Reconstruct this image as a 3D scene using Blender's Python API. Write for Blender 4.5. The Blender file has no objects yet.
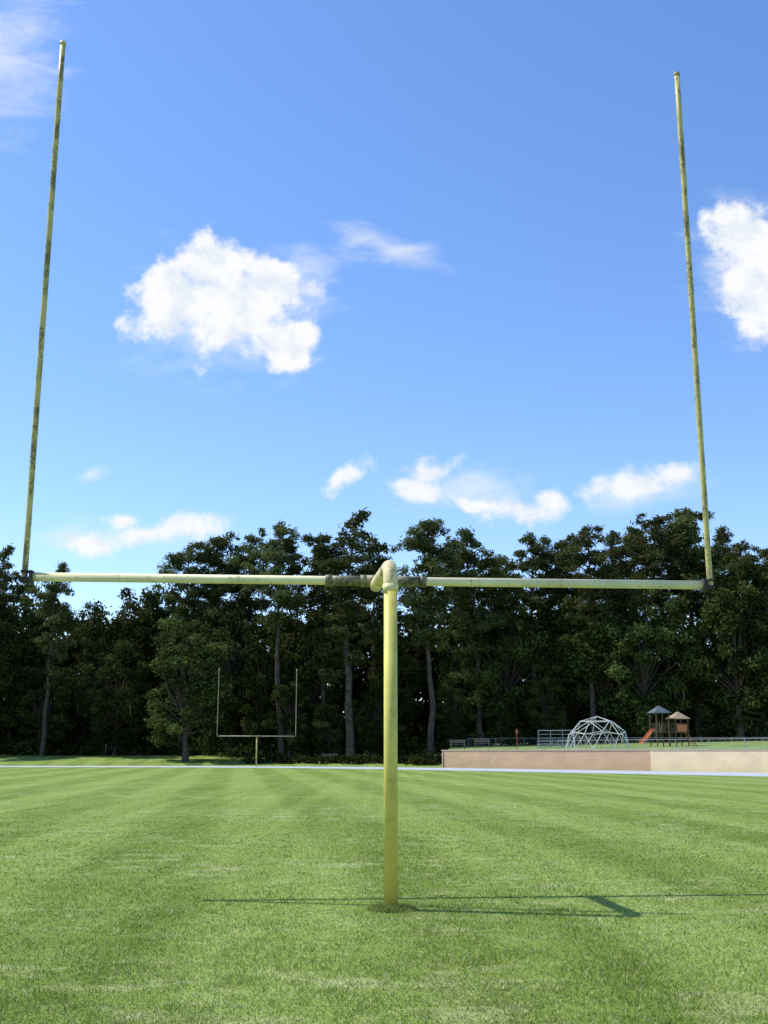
import bpy, math, numpy as np
from mathutils import Vector, Matrix
rng=np.random.default_rng(7)
F=1088.0; TH=math.radians(12.45); CT,ST=math.cos(TH),math.sin(TH); CH=1.32
def ray(px,py):
    yv=512-py
    return (px-384, F*CT-yv*ST, F*ST+yv*CT)
def top_pos(px,py,D):
    r=ray(px,py); return r[0]/r[1]*D, CH+r[2]/r[1]*D   # X, Z
scene=bpy.context.scene
scene.view_settings.view_transform='Standard'; scene.view_settings.look='None'; scene.view_settings.exposure=0
col=scene.collection
# ---------------------------------------------------------------- node helpers
class NT:
    def __init__(s,nt): s.nt=nt; s.n=nt.nodes; s.l=nt.links
    def put(s,sock,v):
        if isinstance(v,bpy.types.NodeSocket): s.l.new(v,sock)
        else:
            try: sock.default_value=v
            except Exception: sock.default_value=(v,v,v) if not hasattr(v,'__len__') else (*v,1)
    def math(s,op,a,b=0.0,c=0.0,clamp=False):
        m=s.n.new('ShaderNodeMath'); m.operation=op; m.use_clamp=clamp
        s.put(m.inputs[0],a); s.put(m.inputs[1],b); s.put(m.inputs[2],c); return m.outputs[0]
    def vmath(s,op,a,b=(0,0,0),scale=None):
        m=s.n.new('ShaderNodeVectorMath'); m.operation=op
        s.put(m.inputs[0],a); s.put(m.inputs[1],b)
        if scale is not None: s.put(m.inputs['Scale'],scale)
        return m.outputs['Value'] if op in('LENGTH','DOT_PRODUCT') else m.outputs[0]
    def noise(s,vec,scale,detail=4,rough=.55,dist=0,color=False):
        m=s.n.new('ShaderNodeTexNoise'); s.put(m.inputs['Vector'],vec)
        m.inputs['Scale'].default_value=scale; m.inputs['Detail'].default_value=detail
        m.inputs['Roughness'].default_value=rough; m.inputs['Distortion'].default_value=dist
        return m.outputs[1] if color else m.outputs[0]
    def ss(s,v,a,b,lo=0.,hi=1.,smooth=True):
        m=s.n.new('ShaderNodeMapRange'); m.interpolation_type='SMOOTHSTEP' if smooth else 'LINEAR'
        s.put(m.inputs[0],v); m.inputs[1].default_value=a; m.inputs[2].default_value=b
        m.inputs[3].default_value=lo; m.inputs[4].default_value=hi; return m.outputs[0]
    def mix(s,f,a,b,mode='MIX'):
        m=s.n.new('ShaderNodeMix'); m.data_type='RGBA'; m.blend_type=mode
        s.put(m.inputs[0],f)
        for sock,v in((m.inputs[6],a),(m.inputs[7],b)):
            if isinstance(v,bpy.types.NodeSocket): s.l.new(v,sock)
            else: sock.default_value=(*v,1)
        return m.outputs[2]
    def mapping(s,vec,loc=(0,0,0),rot=(0,0,0),scale=(1,1,1),t='POINT'):
        m=s.n.new('ShaderNodeMapping'); m.vector_type=t; s.put(m.inputs[0],vec)
        m.inputs[1].default_value=loc; m.inputs[2].default_value=rot; m.inputs[3].default_value=scale
        return m.outputs[0]
def newmat(name,rough=.8,spec=.3):
    m=bpy.data.materials.new(name); m.use_nodes=True; t=NT(m.node_tree)
    b=m.node_tree.nodes['Principled BSDF']; b.inputs['Roughness'].default_value=rough
    b.inputs['Specular IOR Level'].default_value=spec
    tc=t.n.new('ShaderNodeTexCoord')
    return m,t,b,tc.outputs['Object']
def simple(name,c,rough=.7,var=.25,scale=6,spec=.3):
    m,t,b,oc=newmat(name,rough,spec)
    n=t.noise(oc,scale,6); c=np.array(c)
    t.put(b.inputs['Base Color'],t.mix(t.ss(n,.3,.7),tuple(c*(1-var)),tuple(np.minimum(c*(1+var*.6),.95))))
    return m
# ---------------------------------------------------------------- mesh helpers
class MB:
    def __init__(s): s.v=[];s.f=[];s.m=[];s.t=[];s.n=0
    def add(s,v,f,mi=0,tint=None):
        v=np.asarray(v,float).reshape(-1,3); f=np.asarray(f,int).reshape(-1,4)
        s.v.append(v); s.f.append(f+s.n); s.m.append(np.full(len(f),mi)); s.n+=len(v)
        s.t.append(np.full(len(v),.5) if tint is None else tint)
    def tube(s,pts,rad,n=8,mi=0,cap=True):
        pts=np.asarray(pts,float); k=len(pts); rad=np.broadcast_to(np.asarray(rad,float),(k,))
        tan=np.gradient(pts,axis=0); tan/=np.linalg.norm(tan,axis=1)[:,None]+1e-9
        ref=np.array([0,0,1.]) if abs(tan[0][2])<.9 else np.array([1.,0,0])
        V=[];a=np.arange(n)/n*2*math.pi
        for i in range(k):
            u=ref-tan[i]*np.dot(ref,tan[i]); u/=np.linalg.norm(u)+1e-9; ref=u; w=np.cross(tan[i],u)
            V.append(pts[i]+rad[i]*(np.cos(a)[:,None]*u+np.sin(a)[:,None]*w))
        Fc=[]
        for i in range(k-1):
            for j in range(n):
                Fc.append((i*n+j,i*n+(j+1)%n,(i+1)*n+(j+1)%n,(i+1)*n+j))
        V=np.concatenate(V)
        if cap and n%2==0:
            for base in(0,(k-1)*n):
                for j in range(0,n//2-1):
                    q=(base+j,base+j+1,base+n-2-j,base+n-1-j)
                    Fc.append(q if base else q[::-1])
        s.add(V,Fc,mi)
    def box(s,c,d,mi=0,rz=0):
        c=np.array(c,float);d=np.array(d,float)/2
        v=np.array([(x,y,z) for x in(-1,1) for y in(-1,1) for z in(-1,1)])*d
        R=np.array([[math.cos(rz),-math.sin(rz),0],[math.sin(rz),math.cos(rz),0],[0,0,1]])
        s.add(v@R.T+c,[(0,1,3,2),(4,6,7,5),(0,4,5,1),(2,3,7,6),(0,2,6,4),(1,5,7,3)],mi)
    def arrays(s): return np.concatenate(s.v),np.concatenate(s.f),np.concatenate(s.m),np.concatenate(s.t)
def mesh_from(name,V,Fc,M,T,mats,smooth=False):
    me=bpy.data.meshes.new(name); k=Fc.shape[1]
    me.vertices.add(len(V)); me.vertices.foreach_set('co',V.astype(np.float32).ravel())
    me.loops.add(Fc.size); me.loops.foreach_set('vertex_index',Fc.astype(np.int32).ravel())
    me.polygons.add(len(Fc)); me.polygons.foreach_set('loop_start',np.arange(len(Fc),dtype=np.int32)*k)
    me.polygons.foreach_set('material_index',M.astype(np.int32))
    me.polygons.foreach_set('use_smooth',np.broadcast_to(np.asarray(smooth),(len(Fc),)).astype(bool))
    if T is not None:
        a=me.attributes.new('tint','FLOAT','POINT'); a.data.foreach_set('value',T.astype(np.float32))
    for m in mats: me.materials.append(m)
    me.update(calc_edges=True)
    return me
def obj(name,me,loc=(0,0,0),rz=0,scale=(1,1,1),parent=None):
    o=bpy.data.objects.new(name,me); col.objects.link(o); o.location=loc; o.rotation_euler=(0,0,rz); o.scale=scale
    if parent: o.parent=parent
    return o
def mbobj(name,mb,mats,smooth=False,**k): 
    return obj(name,mesh_from(name,*mb.arrays(),mats,smooth),**k)
# ---------------------------------------------------------------- camera
cam=bpy.data.cameras.new('camera'); co=bpy.data.objects.new('camera',cam); col.objects.link(co)
cam.sensor_fit='VERTICAL'; cam.sensor_height=36; cam.lens=F/1024*36; cam.clip_start=.05; cam.clip_end=6000
co.location=(0,0,CH); co.rotation_euler=(math.radians(90)+TH,0,0); scene.camera=co
# ---------------------------------------------------------------- sun & sky
SD=Vector((-2.02,0.42,3.0)).normalized()
sun=bpy.data.lights.new('sun','SUN'); sun.energy=5.0; sun.angle=math.radians(.53); sun.color=(1,.955,.88)
so=bpy.data.objects.new('sun',sun); col.objects.link(so); so.rotation_euler=SD.to_track_quat('Z','Y').to_euler(); so.location=(-30,10,60)
w=bpy.data.worlds.new('World'); scene.world=w; w.use_nodes=True; t=NT(w.node_tree)
try:
    w.cycles.sampling_method='MANUAL'; w.cycles.sample_map_resolution=256
except Exception: pass
bg=w.node_tree.nodes['Background']; bg.inputs[1].default_value=.15
sky=t.n.new('ShaderNodeTexSky'); sky.sky_type='NISHITA'; sky.sun_disc=False
sky.sun_elevation=math.asin(SD.z); sky.sun_rotation=math.atan2(SD.x,SD.y)
sky.air_density=1.0; sky.dust_density=.3; sky.ozone_density=2.2; sky.altitude=0
hs=t.n.new('ShaderNodeHueSaturation'); hs.inputs['Saturation'].default_value=1.16; hs.inputs['Value'].default_value=1.48
t.l.new(t.mix(1.0,sky.outputs[0],(.99,.965,1.04),'MULTIPLY'),hs.inputs['Color'])
tc=t.n.new('ShaderNodeTexCoord'); sep=t.n.new('ShaderNodeSeparateXYZ'); t.l.new(tc.outputs['Generated'],sep.inputs[0])
yy=t.math('MAXIMUM',sep.outputs[1],.05)
cmb=t.n.new('ShaderNodeCombineXYZ'); t.l.new(t.math('DIVIDE',sep.outputs[0],yy),cmb.inputs[0]); t.l.new(t.math('DIVIDE',sep.outputs[2],yy),cmb.inputs[1])
uv=cmb.outputs[0]
def warp(amp,scale,det):
    c=t.noise(uv,scale,det,.6,color=True)
    return t.vmath('ADD',uv,t.vmath('SCALE',t.vmath('SUBTRACT',c,(.5,.5,.5)),scale=amp))
def ell(vec,px,py,a,b,rot=0):
    r=ray(px,py); u,v=r[0]/r[1],r[2]/r[1]
    r1=ray(px+1,py); su=r1[0]/r1[1]-u; r2=ray(px,py-1); sv=r2[2]/r2[1]-v
    m=t.mapping(vec,(u,v,0),(0,0,math.radians(rot)),(a*su,b*sv,1),'TEXTURE')
    return t.math('SUBTRACT',1.0,t.vmath('LENGTH',m))
def group(vec,L):
    o=None
    for e in L:
        x=ell(vec,*e); o=x if o is None else t.math('MAXIMUM',o,x)
    return o
wv=warp(.035,16,3)
big=[(186,302,68,50,0),(225,312,78,54,-12),(212,266,46,38,10),(288,345,42,30,-35),(268,292,42,36,-20),
 (748,240,52,40,10),(768,290,54,60,0)]
small=[(640,486,64,19,0),(668,476,34,19,0),(620,488,34,12,5),
 (434,470,38,22,20),(412,492,34,15,0),(520,507,50,20,0),(543,497,22,16,0),(480,503,40,9,-10),
 (347,477,28,14,25),(190,528,46,21,8),(150,536,40,14,0),(88,541,40,13,0),(125,517,22,10,-15),(305,288,26,16,-30)]
n1=t.noise(uv,24,6,.62)
k1=t.math('SUBTRACT',n1,.5)
A1=t.ss(t.math('ADD',group(wv,big),t.math('MULTIPLY',k1,1.9)),.0,.46)
A2=t.math('MULTIPLY',t.ss(t.math('ADD',group(wv,small),t.math('MULTIPLY',k1,2.4)),.0,.80),.95)
A=t.math('MAXIMUM',A1,A2)
st=t.mapping(uv,rot=(0,0,math.radians(20)),scale=(1,2.2,1))
n2=t.noise(st,15,5,.6,.5)
veil=[(388,252,84,30,-16),(362,243,48,17,5),(95,467,24,12,30),(0,60,90,110,0),(300,280,50,45,-30),(470,490,100,38,0),(120,540,120,28,0),(640,488,90,24,0),(770,270,110,95,0),(220,310,125,85,0)]
dv=group(warp(.05,9,2),veil)
B=t.math('MULTIPLY',t.ss(t.math('ADD',dv,t.math('MULTIPLY',t.math('SUBTRACT',n2,.52),1.8)),.05,1.15),.62)
off=t.vmath('ADD',uv,(-.012,.020,0)); n3=t.noise(off,24,4,.6)
sh=t.ss(t.math('SUBTRACT',n1,n3),-.20,.10)  # painted cloud shading: noise compared with a sample shifted toward the sun
ccol=t.mix(sh,(5.2,5.7,6.4),(6.5,6.55,6.65))
c0=t.mix(B,hs.outputs[0],(5.9,6.2,6.6)); c1=t.mix(A,c0,ccol)
front=t.ss(sep.outputs[1],.06,.2)
t.l.new(t.mix(front,hs.outputs[0],c1),bg.inputs[0])
# ---------------------------------------------------------------- grass colour (shared)
YAW=math.radians(4.6)
GD=math.radians(7.5)
def grass_color(t,oc):
    base=t.mix(t.ss(t.noise(oc,.11,4),.3,.7),(.142,.212,.034),(.178,.248,.041))
    base=t.mix(t.math('MULTIPLY',t.ss(t.noise(oc,1.1,5,.62),.42,.68),.5),base,(.215,.275,.060))
    r=t.mapping(oc,rot=(0,0,-GD)); s=t.n.new('ShaderNodeSeparateXYZ'); t.l.new(r,s.inputs[0])
    x=t.math('ADD',s.outputs[0],t.math('MULTIPLY',t.noise(oc,.25,2),.6))
    wv=t.math('SINE',t.math('MULTIPLY',x,2*math.pi/3.1))
    sn=t.ss(t.noise(t.mapping(oc,rot=(0,0,-GD),scale=(1.6,.03,1)),1.0,3),.35,.65)
    k=t.math('ADD',t.math('MULTIPLY',t.ss(wv,-.5,.5),.52),t.math('MULTIPLY',sn,.40))
    base=t.mix(k,base,(.295,.39,.092))
    near=t.noise(t.mapping(oc,scale=(.55,1,1)),2.3,7,.75); bigp=t.noise(t.mapping(oc,scale=(.25,.5,1)),.55,3)
    dry=t.math('MULTIPLY',t.ss(near,.48,.62),t.ss(bigp,.40,.58))
    return t.mix(t.math('MULTIPLY',dry,.7),base,(.46,.49,.23))
m_ground,t,b,oc=newmat('grass_turf',1.0,.05)
g=grass_color(t,oc)
fine=t.noise(oc,38,4,.7); med=t.noise(oc,7,4,.7)
g=t.mix(t.math('MULTIPLY',t.ss(fine,.62,.34),.5),g,(.055,.085,.014))
g=t.mix(t.math('MULTIPLY',t.ss(med,.58,.36),.35),g,(.07,.11,.018))
t.l.new(g,b.inputs['Base Color'])
def sst(a,b,x): 
    u=np.clip((x-a)/(b-a),0,1); return u*u*(3-2*u)
def gz(x,y): return .95*sst(111,130,y)+.45*sst(130,165,y)
xs=np.concatenate([np.linspace(-3000,-160,8),np.linspace(-140,140,57),np.linspace(160,3000,8)])
ys=np.concatenate([np.linspace(-1500,-20,6),np.linspace(0,100,11),np.linspace(102,170,35),np.linspace(190,4000,12)])
X,Y=np.meshgrid(xs,ys); nz=gz(X,Y)
V=np.stack([X,Y,nz],-1).reshape(-1,3); nx=len(xs)
Fc=np.array([(j*nx+i,j*nx+i+1,(j+1)*nx+i+1,(j+1)*nx+i) for j in range(len(ys)-1) for i in range(nx-1)])
obj('grass_field',mesh_from('grass_field',V,Fc,np.zeros(len(Fc)),None,[m_ground],True))
# blades
m_blade,t,b,oc=newmat('grass_blade',.7,.15)
g=grass_color(t,oc); at=t.n.new('ShaderNodeAttribute'); at.attribute_name='tint'
tint=at.outputs['Fac']
g=t.mix(t.ss(tint,0,.8),t.mix(.5,g,(.05,.085,.010)),t.mix(.4,g,(.38,.46,.11)))
g=t.mix(t.ss(tint,.89,.92),g,(.64,.62,.38))
df=t.n.new('ShaderNodeBsdfDiffuse'); t.l.new(g,df.inputs[0])
tr=t.n.new('ShaderNodeBsdfTranslucent'); t.l.new(g,tr.inputs[0]); ms=t.n.new('ShaderNodeMixShader'); ms.inputs[0].default_value=.35
t.l.new(df.outputs[0],ms.inputs[1]); t.l.new(tr.outputs[0],ms.inputs[2]); t.l.new(ms.outputs[0],m_blade.node_tree.nodes['Material Output'].inputs[0])
N=330000
D=4.6*(46/4.6)**rng.random(N); an=(rng.random(N)-.5)*2*.42
P=np.stack([D*np.sin(an),D*np.cos(an),np.zeros(N)],-1)
K=2500; aa=rng.random(K)*6.283; rr=.06+.16*rng.random(K)**1.5
P=np.concatenate([P,np.stack([.06+rr*np.cos(aa),9.86+rr*np.sin(aa),np.zeros(K)],-1)]); D=np.concatenate([D,np.full(K,9.8)]); NN=N+K
lat=rng.random((64,64))
def vn(x,y,s):
    x=x*s;y=y*s;xi=np.floor(x).astype(int);yi=np.floor(y).astype(int);fx=x-xi;fy=y-yi
    g=lambda i,j: lat[(xi+i)%64,(yi+j)%64]
    return (g(0,0)*(1-fx)+g(1,0)*fx)*(1-fy)+(g(0,1)*(1-fx)+g(1,1)*fx)*fy
tuft=vn(P[:,0],P[:,1],3.1)*.5+vn(P[:,0],P[:,1],9.3)*.5
h=(.008+.020*rng.random(NN))*(.4+1.9*tuft**1.7)*np.clip(1.15-D/46,.12,1); h[N:]*=2.4
wd=(.0020+.0022*rng.random(NN))*np.clip(D/8,1,2.4)
a=rng.random(NN)*6.283; lean=rng.random(NN)*1.6; la=rng.random(NN)*6.283
s=np.stack([np.cos(a),np.sin(a),np.zeros(NN)],-1)*wd[:,None]
tip=P+np.stack([np.cos(la)*lean*h,np.sin(la)*lean*h,h],-1)
V=np.stack([P-s,P+s,tip],1).reshape(-1,3)
obj('grass',mesh_from('grass',V,np.arange(NN*3).reshape(-1,3),np.zeros(NN),np.repeat(rng.random(NN),3),[m_blade]))
# ---------------------------------------------------------------- running track
m_track,t,b,oc=newmat('track_surface',.9,.1)
t.l.new(t.mix(t.noise(oc,.6,6),(.34,.38,.44),(.50,.53,.57)),b.inputs['Base Color'])
m_white=simple('white_line',(.75,.75,.73),.7,.1)
wl=np.array([5.2,98.]); wr=np.array([25.2,73.]); wd_=(wr-wl)/np.linalg.norm(wr-wl); wn=np.array([wd_[1],-wd_[0]])
if wn[1]>0: wn=-wn
ctr=[(-160,106),(-60,106),(-30,105.8)]
c_end=wl+wn*5.3+wd_*3
p0=np.array([-30,105.8]); p1=np.array([-9,105.]); p2=c_end-wd_*6; p3=c_end+wd_*14
for u in np.linspace(.08,1,14):
    q=(1-u)**3*p0+3*(1-u)**2*u*p1+3*(1-u)*u*u*p2+u**3*p3; ctr.append(tuple(q))
ctr.append(tuple(c_end+wd_*80))
ctr=np.array(ctr); tg=np.gradient(ctr,axis=0); tg/=np.linalg.norm(tg,axis=1)[:,None]; nm=np.stack([-tg[:,1],tg[:,0]],-1)
def strip(mb,o1,o2,z,mi):
    a=ctr+nm*o1; c=ctr+nm*o2; n=len(ctr)
    V=np.concatenate([np.c_[a,np.full(n,z)],np.c_[c,np.full(n,z)]])
    mb.add(V,[(i+n,i+1+n,i+1,i)[::-1] for i in range(n-1)],mi)
mb=MB(); strip(mb,-4.6,4.6,.006,0)
for k in range(8): o=-4.5+k*9/7; strip(mb,o,o+.07,.012,1)
mbobj('running_track',mb,[m_track,m_white])
# ---------------------------------------------------------------- terrace + wall
TZ=1.38; SL=.03
def tz(x,y): return TZ+SL*((x-wl[0])*-wn[0]+(y-wl[1])*-wn[1])
e0=wl-wn*.15+wd_*.1; e1=wl+wd_*90-wn*.15
poly=np.array([[e0[0],e0[1]],[e1[0],e1[1]],[220,60],[220,185],[13,185],[8.6,135]])
T=np.c_[poly,[tz(*p) for p in poly]]; B_=np.c_[poly,np.full(6,-.2)]
mb=MB(); V=np.concatenate([T,B_]); mb.add(V,[(0,1,2,3),(0,3,4,5)]+[(i,i+6,(i+1)%6+6,(i+1)%6) for i in range(6)])
m_terr=simple('terrace_ground',(.19,.26,.07),.95,.35,.5)
mbobj('playground_terrace',mb,[m_terr])
def wallmat(name,c):
    m,t,b,oc=newmat(name,.9,.15); c=np.array(c)
    st=t.noise(t.mapping(oc,scale=(.6,.6,1.2)),1.0,6,.6)
    x=t.mix(t.ss(st,.3,.75),tuple(c*1.05),tuple(c*.88))
    br=t.n.new('ShaderNodeTexBrick'); br.inputs['Scale'].default_value=1; br.inputs['Brick Width'].default_value=.4; br.inputs['Row Height'].default_value=.2; br.inputs['Mortar Size'].default_value=.006
    br.inputs['Color1'].default_value=(1,1,1,1);br.inputs['Color2'].default_value=(.96,.96,.96,1);br.inputs['Mortar'].default_value=(.85,.85,.85,1)
    t.l.new(t.mapping(oc,rot=(math.radians(90),0,0)),br.inputs[0])
    t.l.new(t.mix(1.0,x,br.outputs[0],'MULTIPLY'),b.inputs['Base Color']); return m
m_w1=wallmat('wall_brown',(.50,.34,.21)); m_w2=wallmat('wall_tan',(.70,.55,.35)); m_cop=simple('coping',(.42,.34,.27),.85,.2)
wrz=math.atan2(wd_[1],wd_[0])
WB=22.6
mb=MB(); mb.box((WB/2,0,.72),(WB,.3,1.44),0); mb.box((WB+.003+32,0.0,.72),(64,.36,1.44),1)
mb.box((WB/2,0,1.48),(WB+.05,.4,.08),2); mb.box((WB+.06+32,0,1.48),(64,.44,.08),2)
mb.box((.2,-.19,.7),(.06,.1,1.4),2)
mbobj('retaining_wall',mb,[m_w1,m_w2,m_cop],loc=(wl[0],wl[1],0),rz=wrz)
# ---------------------------------------------------------------- fence on terrace
m_galv=simple('galvanised_steel',(.36,.38,.38),.5,.2,4); m_galv2=simple('pale_steel',(.58,.60,.58),.5,.15,4)
def fence(name,L,H,loc,rz,z,step=3.0,wires=.5):
    mb=MB()
    for k in range(int(L/step)+1): mb.tube([(k*step,0,-.3),(k*step,0,H+.04)],.025,6)
    mb.tube([(0,0,H),(L,0,H)],.016,6); mb.tube([(0,0,.08),(L,0,.08)],.01,6)
    x=-H
    while x<L:
        a=max(x,0); c=min(x+H,L)
        mb.tube([(a,.01,a-x),(c,.01,c-x)],.003,4,cap=False)
        mb.tube([(a,-.01,H-(a-x)),(c,-.01,H-(c-x))],.003,4,cap=False); x+=wires
    return mbobj(name,mb,[m_galv],loc=(loc[0],loc[1],z),rz=rz)
f0=wl-wn*5+wd_*9; fence('chain_link_fence',70,.75,f0,wrz,tz(*f0))
fence('chain_link_fence',60,.9,(9,119),wrz*.3,tz(9,119)+.0)
# ---------------------------------------------------------------- goal posts
def paint(name,c,mild,dark=(.045,.042,.02),amt=.9,sc=1.0,rough=.5,wdt=.12):
    m,t,b,oc=newmat(name,rough,.35); c=np.array(c)
    n=t.noise(t.mapping(oc,scale=(sc,sc,.5*sc)),9,8,.7); n2=t.noise(oc,45*sc,6,.7)
    x=t.mix(t.ss(t.noise(oc,2.2,5),.3,.7),tuple(c*.85),tuple(c*1.1))
    x=t.mix(t.math('MULTIPLY',t.ss(n2,.55,.75),.45),x,tuple(np.array(c)*.45))
    x=t.mix(t.math('MULTIPLY',t.ss(t.math('ADD',n,t.math('MULTIPLY',t.math('SUBTRACT',n2,.5),.5)),mild,mild+wdt),amt),x,dark)
    t.l.new(x,b.inputs['Base Color'])
    bp=t.n.new('ShaderNodeBump'); bp.inputs['Strength'].default_value=.25; bp.inputs['Distance'].default_value=.004
    t.l.new(n2,bp.inputs['Height']); t.l.new(bp.outputs[0],b.inputs['Normal']); return m
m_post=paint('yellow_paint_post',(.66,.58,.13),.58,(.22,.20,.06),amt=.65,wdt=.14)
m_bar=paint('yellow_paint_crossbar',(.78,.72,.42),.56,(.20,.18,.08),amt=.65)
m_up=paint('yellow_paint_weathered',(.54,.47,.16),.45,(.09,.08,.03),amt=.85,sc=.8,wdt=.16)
m_slv=paint('weathered_sleeve',(.24,.22,.12),.46,amt=.8)
m_dark=simple('rusty_bracket',(.05,.045,.04),.7,.4,20)
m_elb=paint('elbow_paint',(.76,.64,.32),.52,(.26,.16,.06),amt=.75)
m_fade=paint('faded_paint',(.36,.35,.20),.5,(.1,.1,.05),amt=.6)
def goal(cx,cy,yaw,off=1.3,z0=0,px=0.,mats=None):
    mp,mbr,mu,me_=mats or (m_post,m_bar,m_up,m_elb)
    e=bpy.data.objects.new('goal_post',None); col.objects.link(e); e.location=(cx,cy,z0); e.rotation_euler=(0,0,yaw)
    H=3.05; hw=3.555
    mb=MB(); mb.tube([(px,-off,-.05),(px,-off,H-.19)],.061,24); mb.tube([(px,-off,-.02),(px,-off,.03)],.073,24)
    mbobj('post',mb,[mp],True,parent=e)
    mb=MB(); pts=[(px,-off,H-.25)]+[(px,-off+.17*(1-math.cos(a)),H-.215+.17*math.sin(a)) for a in np.linspace(0,math.pi/2,8)]+[(0,-.0,H-.045)]
    mb.tube(pts,.066,20); mb.tube([(px,-off,H-.30),(px,-off,H-.23)],.072,20)
    mbobj('gooseneck_arm',mb,[me_],True,parent=e)
    mb=MB(); mb.tube([(-hw+.07,0,H),(hw-.07,0,H)],.046,20); mbobj('crossbar',mb,[mbr],True,parent=e)
    mb=MB()
    for s in(-1,1):
        mb.tube([(s*.13,0,H),(s*.50,0,H)],.053,20); mb.tube([(s*.46,0,H),(s*.52,0,H)],.060,20); mb.tube([(s*.10,0,H),(s*.16,0,H)],.064,20)
    mb.tube([(-.1,0,H),(.1,0,H)],.062,20)
    mbobj('crossbar_sleeve',mb,[m_slv],True,parent=e)
    mb=MB()
    for s in(-1,1):
        mb.box((s*(hw-.07),0,H-.005),(.03,.12,.13)); mb.box((s*(hw-.02),-.035,H-.03),(.1,.02,.05)); mb.box((s*(hw-.02),.035,H-.03),(.1,.02,.05))
        mb.tube([(s*hw,0,H-.06),(s*hw,0,H-.02)],.045,12); mb.tube([(s*hw,0,H+.04),(s*hw,0,H+.065)],.042,12)
        for zz in(-.04,.05): mb.tube([(s*(hw+.02),-.07,H+zz),(s*(hw+.02),.07,H+zz)],.009,6)
        mb.tube([(s*.3,-.07,H-.03),(s*.3,.07,H-.03)],.012,6)
    mbobj('bracket',mb,[m_dark],parent=e)
    for nm_,s in(('upright_a',-1),('upright_b',1)):
        mb=MB(); mb.tube([(s*hw,0,H-.06)]+[(s*hw,0,z) for z in np.linspace(H,9.14,12)],.031,14); mb.tube([(s*hw,0,9.12),(s*hw,0,9.155)],.036,14)
        mbobj(nm_,mb,[mu],True,parent=e)
    return e
goal(-.085,11.15,YAW,px=.04)
goal(-11.6,101.0,YAW+math.pi,z0=-.3,mats=(m_up,m_fade,m_fade,m_fade))
# ---------------------------------------------------------------- geodesic climber
import bmesh
def tpos(px,D,extra=0): r=ray(px,745); x=r[0]/r[1]*D; return (x,D,tz(x,D)+extra)
bm=bmesh.new(); bmesh.ops.create_icosphere(bm,subdivisions=2,radius=2.8); 
mb=MB()
for e in bm.edges:
    a,c=[np.array(v.co) for v in e.verts]
    if a[2]<-.3 and c[2]<-.3: continue
    for q in(a,c): q[2]=max(q[2]*1.0,0)+0
    if np.linalg.norm(a-c)>.05: mb.tube([a,c],.032,6)
for v in bm.verts:
    if v.co.z>-.3: 
        p=np.array(v.co); p[2]=max(p[2],0); mb.tube([p-(0,0,.05),p+(0,0,.05)],.06,6)
bm.free()
mbobj('geodesic_climbing_dome',mb,[m_galv2],loc=tpos(598,97,-.1),rz=.3)
# ---------------------------------------------------------------- play structure
m_or=simple('orange_plastic',(.62,.20,.09),.4,.15); m_bl=simple('grey_blue_roof',(.09,.12,.14),.5,.2); m_brn=simple('brown_posts',(.13,.07,.04),.6,.2); m_tan=simple('tan_panel',(.34,.25,.15),.6,.2)
mb=MB()
for cx,hgt,mi in((-.9,3.5,1),(.9,3.0,0)):
    for dx in(-.6,.6):
        for dy in(-.6,.6): mb.tube([(cx+dx,dy,0),(cx+dx,dy,hgt-.6)],.06,8,2)
    mb.box((cx,0,1.2),(1.3,1.3,.08),2)
    z=hgt-.65
    mb.add([(cx-.8,-.8,z),(cx+.8,-.8,z),(cx+.8,.8,z),(cx-.8,.8,z),(cx-.05,-.05,z+.62),(cx+.05,-.05,z+.62),(cx+.05,.05,z+.62),(cx-.05,.05,z+.62)],
     [(0,1,5,4),(1,2,6,5),(2,3,7,6),(3,0,4,7),(4,5,6,7),(3,2,1,0)],1 if mi else 3)
    for dy in(-.6,.6):
        mb.tube([(cx-.6,dy,1.95),(cx+.6,dy,1.95)],.03,6,2)
        for k in range(6): mb.tube([(cx-.5+k*.2,dy,1.25),(cx-.5+k*.2,dy,1.95)],.016,6,3)
mb.box((0,0,1.2),(.6,.9,.08),2)
def slide(x0,dx,y):
    P=[(x0,y,1.25),(x0+dx*.35,y,1.2),(x0+dx*1.0,y,.75),(x0+dx*1.6,y,.35),(x0+dx*2.1,y,.25)]
    P=np.array(P); 
    for a,c in zip(P[:-1],P[1:]):
        for s,wdt,hh in((0,.5,.04),(-.27,.05,.25),(.27,.05,.25)):
            v=[];
            for q in(a,c):
                for yy in(-wdt/2,wdt/2):
                    for zz in(0,hh): v.append((q[0],q[1]+s+yy,q[2]+zz))
            mb.add(v,[(0,1,3,2),(4,6,7,5),(0,4,5,1),(2,3,7,6),(0,2,6,4),(1,5,7,3)],0)
slide(-1.5,-.6,0.)
for k in range(8): mb.tube([(1.55+k*.12,-.3,1.15-k*.15),(1.55+k*.12,.3,1.15-k*.15)],.025,6,0)
for s in(-.3,.3): mb.tube([(1.5,s,1.25),(2.5,s,.0)],.03,6,0)
mb.box((.9,-.63,1.55),(.9,.04,.6),0)
mbobj('playground_climbing_structure',mb,[m_or,m_bl,m_brn,m_tan],loc=tpos(670,97),rz=.25)
mb=MB()
for r in range(4):
    mb.box((0,.6*r,.4+.3*r),(3.6,.28,.05)); mb.box((0,.6*r-.25,.2+.3*r),(3.6,.25,.04))
for k in range(4):
    x=-1.7+k*1.13; mb.tube([(x,-.2,0),(x,2.0,1.3)],.03,6); mb.tube([(x,1.9,0),(x,1.9,2.0)],.03,6); mb.tube([(x,.8,0),(x,.8,.75)],.03,6)
mb.tube([(-1.75,1.9,2.0),(1.75,1.9,2.0)],.03,6); mb.tube([(-1.75,1.9,1.65),(1.75,1.9,1.65)],.025,6)
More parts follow.
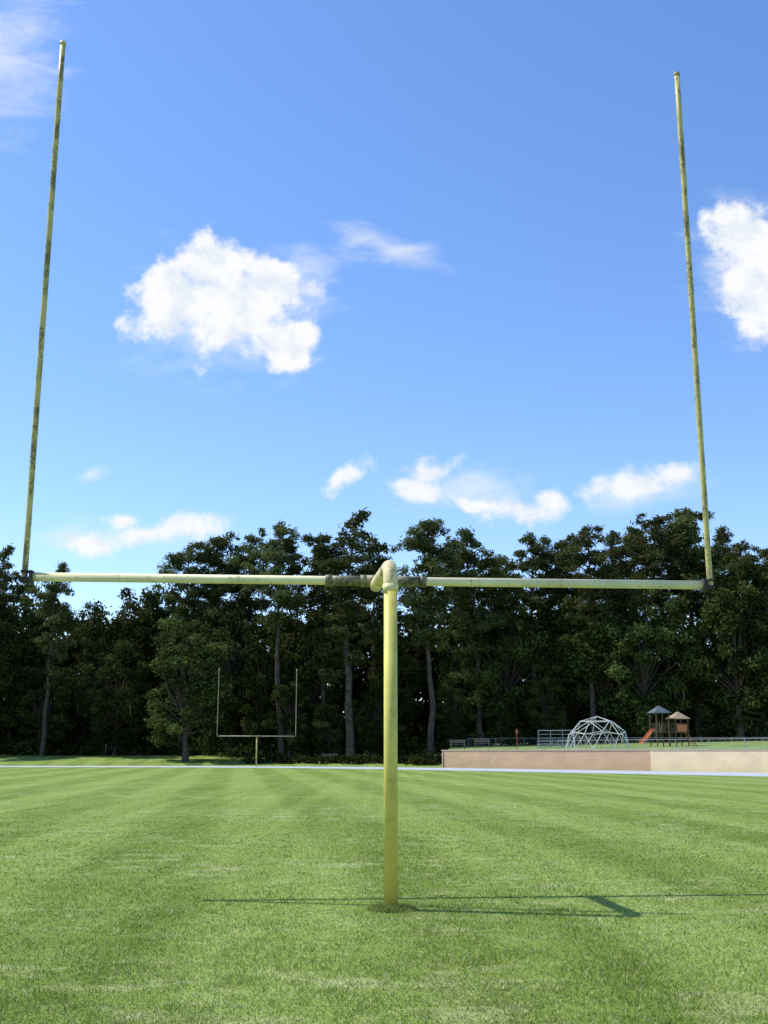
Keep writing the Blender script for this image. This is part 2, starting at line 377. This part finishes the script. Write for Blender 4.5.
mbobj('bleachers',mb,[m_galv],loc=tpos(556,103,-.4),rz=-.2)
m_red=simple('red_paint',(.30,.05,.035),.5,.15)
mb=MB(); mb.tube([(0,0,0),(0,0,1.8)],.04,8); mb.box((0,-.05,1.55),(.24,.02,.45)); mb.box((0,-.062,1.55),(.16,.004,.25),1)
mbobj('sign_post',mb,[m_red,m_tan],loc=tpos(517,100))
m_wood=simple('weathered_wood',(.22,.18,.14),.85,.3,8)
def bench(px,D,rz,ter=True):
    mb=MB()
    for k in range(3): mb.box((0,-.15+.15*k,.45),(1.6,.12,.04))
    for k in range(2): mb.box((0,.24,.65+.17*k),(1.6,.03,.12))
    for x in(-.65,.65): mb.box((x,-.12,.22),(.06,.06,.42)); mb.box((x,.2,.44),(.06,.045,.86)); mb.box((x,.03,.40),(.055,.3,.05))
    p=tpos(px,D); mbobj('park_bench',mb,[m_wood],loc=(p[0],p[1],p[2] if ter else float(gz(0,D))),rz=rz)
bench(458,108,.1); bench(482,110,-.1); bench(585,112,.0); bench(330,118,.1,False)
# ---------------------------------------------------------------- trees
def leafmat(name,lo,hi,tl=.3):
    m,t,b,oc=newmat(name,.65,.2); at=t.n.new('ShaderNodeAttribute'); at.attribute_name='tint'
    oi=t.n.new('ShaderNodeObjectInfo')
    c=t.mix(at.outputs['Fac'],lo,hi)
    h=t.n.new('ShaderNodeHueSaturation'); t.l.new(c,h.inputs['Color'])
    t.l.new(t.ss(oi.outputs['Random'],0,1,.475,.510,False),h.inputs['Hue']); t.l.new(t.ss(oi.outputs['Random'],0,1,.65,1.2,False),h.inputs['Value'])
    c=h.outputs[0]
    df=t.n.new('ShaderNodeBsdfDiffuse'); t.l.new(c,df.inputs[0])
    tr=t.n.new('ShaderNodeBsdfTranslucent'); t.l.new(c,tr.inputs[0]); ms=t.n.new('ShaderNodeMixShader'); ms.inputs[0].default_value=tl
    t.l.new(df.outputs[0],ms.inputs[1]); t.l.new(tr.outputs[0],ms.inputs[2]); t.l.new(ms.outputs[0],m.node_tree.nodes['Material Output'].inputs[0]); return m
m_pine=leafmat('pine_needles',(.030,.044,.016),(.145,.17,.058),.33)
m_oak=leafmat('broad_leaves',(.022,.036,.011),(.125,.158,.045),.33)
m_moss=simple('spanish_moss',(.18,.19,.145),.9,.3)
m_bark=simple('bark',(.085,.067,.053),.95,.5,3); 
def leaves(mb,c,rad,n,sx,sy,tint,mi=1,out=.8):
    dv=rng.normal(size=(n,3)); dv/=np.linalg.norm(dv,axis=1)[:,None]
    r=rng.random(n)**.45*(1+.25*rng.normal(size=n))
    p=np.array(c)+dv*r[:,None]*np.array(rad)
    nn=dv*out+rng.normal(size=(n,3))*.7; nn[:,2]+=.25; nn/=np.linalg.norm(nn,axis=1)[:,None]
    q=rng.normal(size=(n,3)); u=np.cross(nn,q); u/=np.linalg.norm(u,axis=1)[:,None]; v=np.cross(nn,u)
    s=(.6+.8*rng.random(n))[:,None]; u=u*sx*s; v=v*sy*s
    V=np.stack([p-u*.9-v*.3,p+u*.2-v,p+u+v*.25,p-u*.15+v],1).reshape(-1,3)
    tt=np.clip(tint+rng.normal(size=n)*.18,0,1)
    mb.add(V,np.arange(n*4).reshape(-1,4),mi,np.repeat(tt,4))
def pine(H=26.,cb=.45,spread=3.6,nl=30,dens=150):
    mb=MB(); k=10; bx=np.cumsum(rng.normal(size=(k,2))*.2,axis=0); bx-=bx[0]
    z=np.linspace(0,H*.97,k); tp=np.c_[bx,z]; tp[0,2]=-.5
    mb.tube(tp,np.linspace(.34,.05,k),8)
    for i in range(nl):
        f=cb+(1-cb)*((i+.5)/nl)**.9; zz=f*H*.97; u=(f-cb)/(1-cb)
        prof=(.45+1.1*u)*(u<.5)+(1.0-(u-.5)*1.5)*(u>=.5)
        L=spread*max(prof,.22)*(.4+.8*rng.random()); a=rng.random()*6.283
        if u<.25 and rng.random()<.35: L*=.5
        b0=np.array([np.interp(zz,z,tp[:,0]),np.interp(zz,z,tp[:,1]),zz]); dr=np.array([math.cos(a),math.sin(a),.1+.55*u+.15*rng.normal()])
        b1=b0+dr*L*.55+(0,0,-.1); b2=b0+dr*L
        mb.tube([b0,b1,b2],[.09,.06,.02],5,cap=False)
        for q in range(4 if L>1.6 else 2):
            fr=1-.25*q; c=b0+(b2-b0)*fr+rng.normal(size=3)*(.5,.5,.35)
            R=(.5+.65*rng.random())*(1-.05*q)*(.8 if u>.85 else 1)
            leaves(mb,c,(R,R,R*.62),int(dens*R*R),.075,.25,.2+.6*rng.random())
    leaves(mb,(tp[-1,0],tp[-1,1],H*.96),(.55,.55,1.0),110,.075,.25,.6)
    return mb.arrays()
def oak(H=20.,w=5.2,cb=.18,nc=95,dens=105,moss=0,ls=1.0):
    mb=MB(); fz=H*(cb+.12)
    mb.tube([(0,0,-.5),(.1,0,fz*.5),(.0,.1,fz),(rng.normal()*.5,rng.normal()*.5,H*.75)],[.5,.38,.3,.08],8)
    zc=H*(cb+1)/2; hz=H*(1-cb)/2; lob=rng.random(4)*6.283
    for i in range(nc):
        dv=rng.normal(size=3); dv/=np.linalg.norm(dv); r=.55+.5*rng.random()**.6
        a=math.atan2(dv[1],dv[0]); r*=1+.16*math.sin(3*a+lob[0]+2*dv[2])+.12*math.sin(5*dv[2]+lob[1]+a)
        c=np.array([0,0,zc])+dv*r*np.array([w,w,hz])*np.array([1,1,.97])
        if c[2]<.8: c[2]=.8+rng.random()
        R=.8+.9*rng.random()
        if i%2==0 and ls==1.0:
            st=np.array([0,0,min(fz+.3*(c[2]-fz),c[2]) if c[2]>fz else fz*.8]); md=(st+c)/2+rng.normal(size=3)*.4
            mb.tube([st,md,c],[.13,.08,.03],5,cap=False)
        leaves(mb,c,(R,R,R*.72),int(dens*R*R),.15*ls,.2*ls,.08+.64*rng.random())
        if moss and rng.random()<moss and dv[2]<.3:
            for j in range(6):
                x=c+rng.normal(size=3)*(.6,.6,.2); L=.8+1.4*rng.random(); wq=.07+.08*rng.random()
                an=rng.random()*3; ux=np.array([math.cos(an),math.sin(an),0])*wq
                mb.add([x-ux,x+ux,x+ux*.3-(0,0,L),x-ux*.3-(0,0,L)],[(0,1,2,3)],2)
    return mb.arrays()
PV=[pine(26,.34+.04*i,3.5+.4*(i%3),30+4*(i%4)) for i in range(7)]
OV=[oak(20,4.6+.5*(i%3),.04+.03*(i%3),84+8*i,moss=.07 if i%2 else .02) for i in range(6)]
FV=[oak(20,5.5,.03,60,32,ls=1.8) for i in range(4)]
PM=[mesh_from('pine_mesh',*a,[m_bark,m_pine,m_moss]) for a in PV]
OM=[mesh_from('oak_mesh',*a,[m_bark,m_oak,m_moss]) for a in OV]
def gzz(x,y): 
    if x>5.2+(y-98)*.092 and y>wl[1]+ (x-wl[0])*(wd_[1]/wd_[0]) : return tz(x,y)
    return float(gz(x,y))
def place(kind,px,py,D,var,wsc=1.0):
    D+= 9 if px<160 else (5 if px<300 else 1)
    X,Zt=top_pos(px,py,D)
    z=gzz(X,D); H=Zt-z; H0=26. if kind=='p' else 20.
    s=H/H0; me=(PM if kind=='p' else OM)[var%(7 if kind=='p' else 6)]
    obj('pine_tree' if kind=='p' else 'oak_tree',me,(X,D,z-.05),rng.random()*6.283,(s*wsc,s*wsc,s))
trees=[('p',3,546,122,0,1),('p',54,564,118,1,.95),('o',20,590,130,0,1),('o',92,606,128,1,.85),('o',128,596,132,2,.9),('o',155,590,134,3,.8),
('p',188,545,126,2,1),('p',218,535,128,3,1.1),('p',252,532,130,4,1),('p',286,524,118,5,1.05),('p',322,530,124,6,1),('p',352,511,119,0,1.35),
('p',428,518,119,3,1.1),('p',455,538,127,4,.9),('p',478,528,122,1,1.1),('p',498,562,130,2,1),
('p',535,534,124,5,1.1),('p',560,540,128,6,1),('p',585,528,120,2,1.1),('p',612,531,128,0,1),('p',632,526,132,3,1),('p',655,516,122,4,1.25),('p',684,510,126,6,1.3),('p',712,530,130,1,1.1),
('p',742,543,120,5,1.1),('p',770,546,124,3,1),
('o',190,628,114,0,1.3),('o',235,600,124,4,.95),('o',120,650,121,5,1.1),('o',310,592,128,1,.9),('o',262,640,121,3,.8),
('o',395,625,130,2,.8),('o',465,600,126,4,.8),('o',505,595,124,5,.9),('o',560,585,126,0,.95),('o',600,578,122,3,.95),('o',640,588,118,1,1),('o',690,575,121,2,1),('o',730,580,116,4,1),('o',765,570,118,5,1),
('o',-20,590,118,3,1),('p',-30,560,126,4,1),('p',800,540,124,0,1.1),('o',815,560,122,2,1),('o',-60,580,122,1,1),('p',375,545,128,4,.9),
('o',45,660,122,2,1.2),('o',290,680,118,4,1.1),('o',375,690,121,5,1.2),('o',455,680,122,1,1.2),('o',500,690,122,3,1.2),('o',545,670,121,0,1.2),('o',330,700,122,2,1.3)]
for k in trees: place(*k)
def merge(items):
    Vs,Fs,Ms,Ts=[],[],[],[];n=0
    for (V,Fc,M,T),loc,rz,s in items:
        c,sn=math.cos(rz),math.sin(rz); R=np.array([[c,-sn,0],[sn,c,0],[0,0,1]])
        Vs.append((V*np.array(s))@R.T+np.array(loc)); Fs.append(Fc+n); Ms.append(M); Ts.append(T*.8); n+=len(V)
    return np.concatenate(Vs),np.concatenate(Fs),np.concatenate(Ms),np.concatenate(Ts)
items=[]
for row,(D,y0,st_) in enumerate(((146,606,40),(158,600,38),(168,700,30))):
    for px in range(-160,940,st_):
        q=px+rng.normal()*8; _,Z=top_pos(q,y0+rng.normal()*10,D); X=(q-384)/F*D*.98
        s=(Z-1)/20; ws=max(s,.8)*1.1; items.append((FV[rng.integers(4)],(X,D+rng.normal()*1.5,1.2),rng.random()*6.28,(ws,ws,s)))
mb=MB()
for i in range(150):     # thicket floor behind the trees closes the base of the wood
    x=-85+170*(i+rng.random())/150; y=172+rng.normal()*1.5
    for zz in(1.5,3.6): leaves(mb,(x,y,1+zz),(2.2,1.5,2.0),120,.5,.6,.2)
items.append((mb.arrays(),(0,0,0),0,(1,1,1)))
V,Fc,M,T=merge(items)
m_far=leafmat('far_leaves',(.018,.028,.009),(.062,.080,.025),.2)
obj('distant_tree_line',mesh_from('distant_tree_line',V,Fc,M,T,[m_bark,m_far]))
mb=MB()
for i in range(330):
    x=-66+130*rng.random(); y=(129 if x<-18 else 123)+ (abs(rng.normal())*7); z=gzz(x,y); R=.5+1.3*rng.random()
    leaves(mb,(x,y,z+R*.6),(R*1.3,R,R*.9),int(55*R*R)+30,.14,.19,.0+.4*rng.random())
mbobj('undergrowth',mb,[m_bark,m_oak])
mb=MB()
for x in np.concatenate([np.linspace(-14,6,22),[3.4,3.9,4.4,4.6]]):
    R=.45+.5*rng.random(); y=116+rng.normal()*.8
    if x in(3.4,3.9,4.4,4.6): y=112+2*rng.random(); R=1.0
    leaves(mb,(x,y,float(gz(x,y))+R*.5),(R*1.3,R,R*.8),190,.1,.13,.0+.3*rng.random())
mbobj('shrub_row',mb,[m_bark,m_oak])
